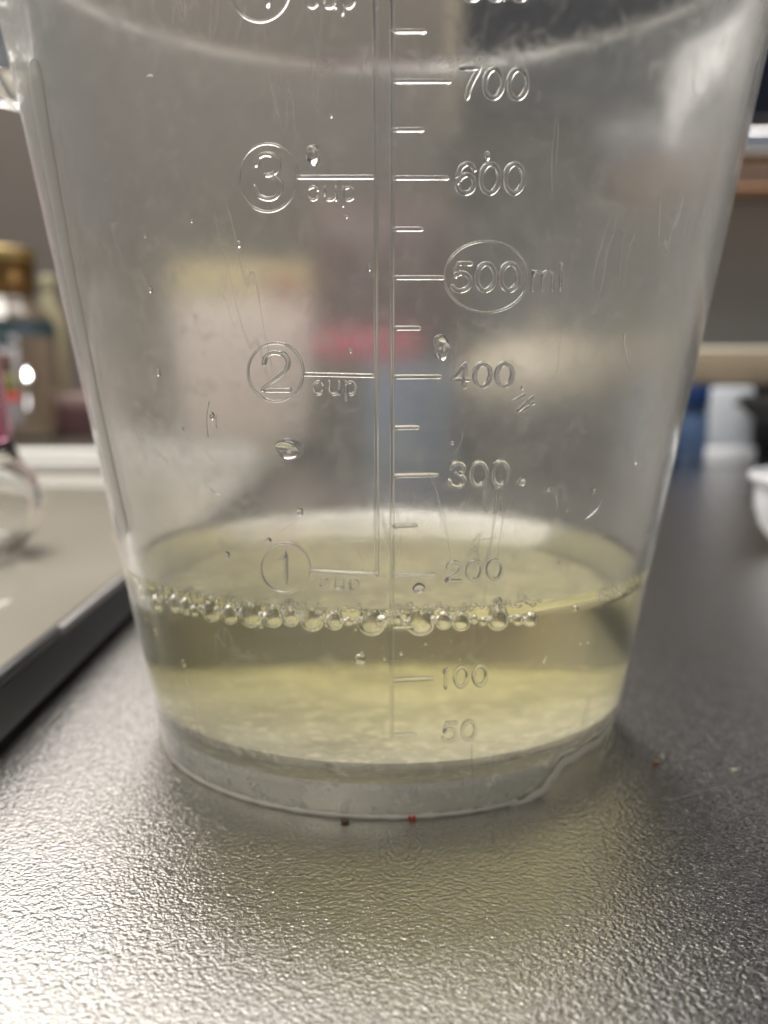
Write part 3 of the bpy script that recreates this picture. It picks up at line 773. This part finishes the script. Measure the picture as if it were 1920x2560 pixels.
# other things behind, seen past and through the jug
def bottle_round(name, px, pyb, pyt, wpx, y, m, label, cat, top_m=None):
    c = at(px, pyb, y); base = max(0.0, c.z); sc_ = (at(px+wpx/2, pyb, y).x-at(px-wpx/2, pyb, y).x)/2; ht = at(px, pyt, y).z-base
    t = thing(name, (c.x, y, base), label, cat)
    lathe('body', [(0.85*sc_, 0), (sc_, .03*ht), (sc_, .62*ht), (.9*sc_, .74*ht), (.42*sc_, .86*ht), (.40*sc_, .9*ht)], m, t, 40)
    lathe('cap', [(.46*sc_, .9*ht+.0002), (.48*sc_, .91*ht), (.48*sc_, ht-.001), (.42*sc_, ht)], top_m or m, t, 32)
    return t
M['olive'] = plain('olive_oil_bottle', (0.36, 0.33, 0.22), 0.2, coat=.5)
t = bottle_round('oil_bottle', 140, 1092, 700, 80, 0.565, M['olive'], 'pale olive bottle behind the coffee jar', 'bottle', M['olive'])
t.location.z = 0.0136
c0, c1 = at(158, 1098, 0.55), at(300, 985, 0.55)
mx_ = thing('maroon_box', ((c0.x+c1.x)/2, 0.55, 0.0136), 'small dark maroon box with paler top beside the coffee jar', 'box')
child_local(box('box_body', (c0.x, 0.52, 0.0137), (c1.x, 0.58, 0.0137+0.022), M['maroon'], bev=.001), mx_)
M['mauve'] = plain('mauve_card', (0.26, 0.18, 0.17), 0.5)
child_local(box('box_lid', (c0.x, 0.521, 0.0137+0.0222), (c1.x, 0.579, c1.z), M['mauve'], bev=.001), mx_)
# white carton with gold band
a0, a1 = at(390, 1100, 0.50), at(765, 660, 0.50)
ct = thing('white_carton', ((a0.x+a1.x)/2, 0.53, 0.0136), 'white carton with broad gold band behind the jug', 'carton')
zt0 = at(500, 745, 0.50).z
child_local(box('carton_body', (a0.x, 0.50, 0.0137), (a1.x, 0.58, zt0), M['carton'], bev=.0015), ct)
child_local(box('gold_band', (a0.x, 0.50, zt0+.0002), (a1.x, 0.58, a1.z), M['yellow'], bev=.0015), ct)
r0, r1 = at(640, 735, 0.498), at(720, 700, 0.498)
o = child_local(box('red_print', (r0.x, 0.4985, r0.z), (r1.x, 0.5002, r1.z), M['red']), ct)
# maroon pouch, magenta sponge, blue box
def pouch():
    a0, a1 = at(770, 1150, 0.55), at(1140, 520, 0.55)
    t = thing('maroon_pouch', ((a0.x+a1.x)/2, 0.57, 0), 'tall dark maroon pouch leaning at the wall behind the jug', 'pouch')
    w = (a1.x-a0.x)/2; h = a1.z; vs, fs = [], []; NU, NV = 14, 12
    for s in (-1, 1):
        for j in range(NV+1):
            for i in range(NU+1):
                u, v = 2*i/NU-1, j/NV
                b = (1-u*u)**.5*(math.sin(math.pi*min(1, .12+.88*v)))**.6
                vs.append((w*u*(1-.05*v), s*(.0005+.022*b), h*v))
    n1 = (NU+1)*(NV+1)
    for s in (0, 1):
        for j in range(NV):
            for i in range(NU):
                a = s*n1+j*(NU+1)+i; q = (a, a+1, a+NU+2, a+NU+1); fs.append(q if s == 0 else q[::-1])
    for j in range(NV):
        for i in (0, NU):
            a = j*(NU+1)+i; fs.append((a, a+NU+1, n1+a+NU+1, n1+a))
    for i in range(NU): fs += [(i, n1+i, n1+i+1, i+1), (NV*(NU+1)+i, NV*(NU+1)+i+1, n1+NV*(NU+1)+i+1, n1+NV*(NU+1)+i)]
    mesh('pouch_body', vs, fs, M['maroon'], t)
    o = box('seal_strip', (-w*.95, -.0012, h+.0002), (w*.95, .0012, h+.008), M['mauve'], t, bev=.0005)
pouch()
b0, b1 = at(770, 1190, 0.44), at(1150, 905, 0.44)
bb = thing('blue_box', ((b0.x+b1.x)/2, 0.47, 0), 'blue grey box with dark end under a magenta sponge', 'box')
xm = at(915, 1000, 0.44).x
child_local(box('box_body', (xm, 0.44, 0.0), (b1.x, 0.52, b1.z), M['bluegrey'], bev=.002), bb)
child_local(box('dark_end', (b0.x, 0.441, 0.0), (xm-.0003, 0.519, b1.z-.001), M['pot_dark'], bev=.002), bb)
s0, s1 = at(775, 905, 0.45), at(1060, 832, 0.45)
sp = box('sponge', (s0.x, 0.45, b1.z+.0003), (s1.x, 0.505, b1.z+.0003+(s1.z-s0.z)), M['pink'], bev=.006, seg=4)
tag(sp, 'magenta sponge lying on the blue grey box', 'sponge')
# round pot
pc = at(1378, 1180, 0.47); pr = (at(1620, 1000, 0.47).x-at(1135, 1000, 0.47).x)/2; ph = at(1378, 838, 0.47).z
pot = thing('round_pot', (pc.x, 0.47, 0), 'squat round beige topped pot behind the jug', 'pot')
lathe('pot_body', [(.80*pr, 0), (.90*pr, .04*ph), (pr, .30*ph), (pr, .52*ph)], M['pot_dark'], pot, 56)  # lower part coloured darker than the lid
lathe('pot_lid', [(1.01*pr, .525*ph), (1.01*pr, .60*ph), (.95*pr, .74*ph), (.78*pr, .88*ph), (.5*pr, .96*ph), (.2*pr, ph), (0.001*pr, ph)], M['pot'], pot, 56)
lathe('lid_knob', [(.06*pr, ph+.0001), (.06*pr, ph+.004), (.12*pr, ph+.008), (.10*pr, ph+.013), (.001*pr, ph+.014)], M['pot'], pot, 32)
# wooden board along the back, with what stands under it
BY = 0.46
w0, w1 = at(1640, 962, BY), at(1760, 868, BY)
bd = thing('wooden_shelf', (0.35, BY, w0.z), 'pale wooden shelf board above the white container', 'shelf')
child_local(box('board', (w0.x, BY, w0.z), (0.75, YW-.0065, w1.z-.004), M['wood'], bev=.001), bd)
M['cream'] = plain('cream_edge', (0.78, 0.70, 0.55), 0.4)
child_local(box('top_strip', (w0.x, BY+.0002, w1.z-.0038), (0.75, YW-.0065, w1.z), M['cream'], bev=.001), bd)
gp = at(1715, 850, BY+.03)
def leafy(loc):
    t = thing('leafy_vegetable', loc, 'loose green leafy vegetable lying on the wooden shelf', 'vegetable')
    rnd = random.Random(4)
    for k in range(9):
        a = rnd.uniform(0, 6.28); ln = rnd.uniform(.018, .032); wd = ln*.38; tilt = rnd.uniform(.15, .9)
        vs, fs = [], []
        for i in range(7):
            f = i/6; ww = wd*math.sin(math.pi*(.06+.9*f)); zz = ln*math.sin(tilt)*f-0.006*f*f*4*.3
            for j, u in enumerate((-1, 0, 1)):
                vs.append((ln*f*math.cos(tilt)*math.cos(a)-u*ww*math.sin(a), ln*f*math.cos(tilt)*math.sin(a)+u*ww*math.cos(a), zz+.002*abs(u)+.0006))
        for i in range(6):
            for j in range(2): q = 3*i+j; fs.append((q, q+1, q+4, q+3))
        o = mesh('leaf', vs, fs, M['green'], t)
        md = o.modifiers.new('thick', 'SOLIDIFY'); md.thickness = .0006
    return t
leafy((gp.x-0.012, BY+.03, w1.z+.0002))
# white container, blue bottle, dark utensil under the shelf
q0, q1 = at(1765, 1152, 0.455), at(1897, 975, 0.455)
wc = thing('white_container', ((q0.x+q1.x)/2, 0.48, 0), 'white plastic container with bright thick base under the wooden shelf', 'container')
M['white_dull'] = plain('translucent_white', (0.600, 0.630, 0.680), 0.4)
child_local(box('container_body', (q0.x+.001, 0.456, 0.0122), (q1.x-.001, 0.51, at(1800, 968, .455).z), M['white_dull'], bev=.003), wc)
child_local(box('container_base', (q0.x, 0.454, 0.0), (q1.x+.001, 0.512, 0.0120), M['white_p'], bev=.002), wc)
bp_ = at(1725, 1180, 0.47)
bl = thing('blue_bottle', (bp_.x, 0.475, 0), 'blue bottle with navy cap beside the white container', 'bottle')
cw = (at(1795, 1000, .475).x-bp_.x)
zc0, zc1 = at(1700, 1012, .475).z, at(1700, 962, .475).z
lathe('bottle_body', [(cw*.9, 0), (cw, .003), (cw, zc0*.75), (cw*.7, zc0*.96), (cw*.7, zc0)], M['blue_body'], bl, 40)
lathe('cap', [(cw, zc0+.0002), (cw*1.02, zc0+.001), (cw*1.02, zc1-.001), (cw*.98, zc1)], M['blue'], bl, 40)
d0, d1 = at(1838, 1010, 0.43), at(1960, 985, 0.43)
dk = thing('black_ladle', ((d0.x+d1.x)/2, 0.43, 0), 'black ladle head hanging in front of the white container', 'ladle')
child_local(lathe('ladle_head', [(.001, 0), (.014, .002), (.024, .009), (.027, .018), (.025, .018), (.022, .010), (.012, .004), (.001, .0025)], M['matt_black'], None, 36, loc=(d1.x, 0.43, at(1900, 1062, .43).z)), dk)
child_local(bar('ladle_arm', [Vector((d0.x, .43, d0.z)), Vector(((d0.x+d1.x)/2, .43, d0.z+.002)), Vector((d1.x+.01, .43, d0.z+.002))], .004, .003, M['matt_black'], None), dk)
# dark glass fronted wall unit, upper right
UY = 0.575
u0, u1 = at(1150, 330, UY), at(1160, 0, UY)
zb_ = at(1900, 467, UY).z; zr0, zr1 = at(1900, 388, UY).z, at(1900, 332, UY).z
un = thing('wall_oven', (0.30, YW, zb_), 'dark glass fronted oven unit with chrome rail and copper underside', 'oven')
child_local(box('glass_front', (u1.x, UY, zr1+.010), (0.62, UY+.012, 0.62), M['navy_glass'], bev=.002), un)
child_local(box('side_frame', (u0.x-.006, UY-.001, zr1+.009), (u1.x-.0002, YW-.0065, 0.62), M['pot'], bev=.001), un)
child_local(box('carcass', (u1.x+.001, UY+.0125, zr1+.011), (0.62, YW-.0065, 0.61), M['dark'], bev=.001), un)
child_local(box('lower_panel', (at(1560, 330, UY).x, UY+.004, zr1+.001), (0.62, UY+.07, zr1+.0098), M['dark'], bev=.001), un)
rail = [Vector((at(1540, 360, UY).x, UY-.004, (zr0+zr1)/2)), Vector((0.45, UY-.004, (zr0+zr1)/2)), Vector((0.62, UY-.004, (zr0+zr1)/2))]
child_local(bar('chrome_rail', rail, .014, zr1-zr0, M['chrome'], None), un)
child_local(box('copper_underside', (at(1600, 440, UY).x, UY+.002, zb_), (0.62, UY+.07, zr0-.003), M['copper'], bev=.002), un)

# small white cup at the right edge
wb = on_counter(1960, 1420)
WX, WY = 0.1535, 0.150
wcup = thing('white_cup', (WX, WY, 0), 'small white plastic cup with rolled rim on the steel counter', 'cup')
lathe('cup_wall', [(r*MM, z*MM) for r, z in ((13, 0), (14, .5), (19, 5), (24, 11), (25.6, 16), (25.8, 27), (24.4, 27), (24.2, 16), (22.6, 11.6), (17.6, 6), (12.6, 2.0), (.01, 2.0))], M['white_p'], wcup, 10, closed_top=False)
lathe('rim', [((26.2+1.0*math.cos(a))*MM, (27.6+1.3*math.sin(a))*MM) for a in [2*math.pi*i/10 for i in range(11)]], M['white_p'], wcup, 40, closed_top=False, closed_bottom=False)
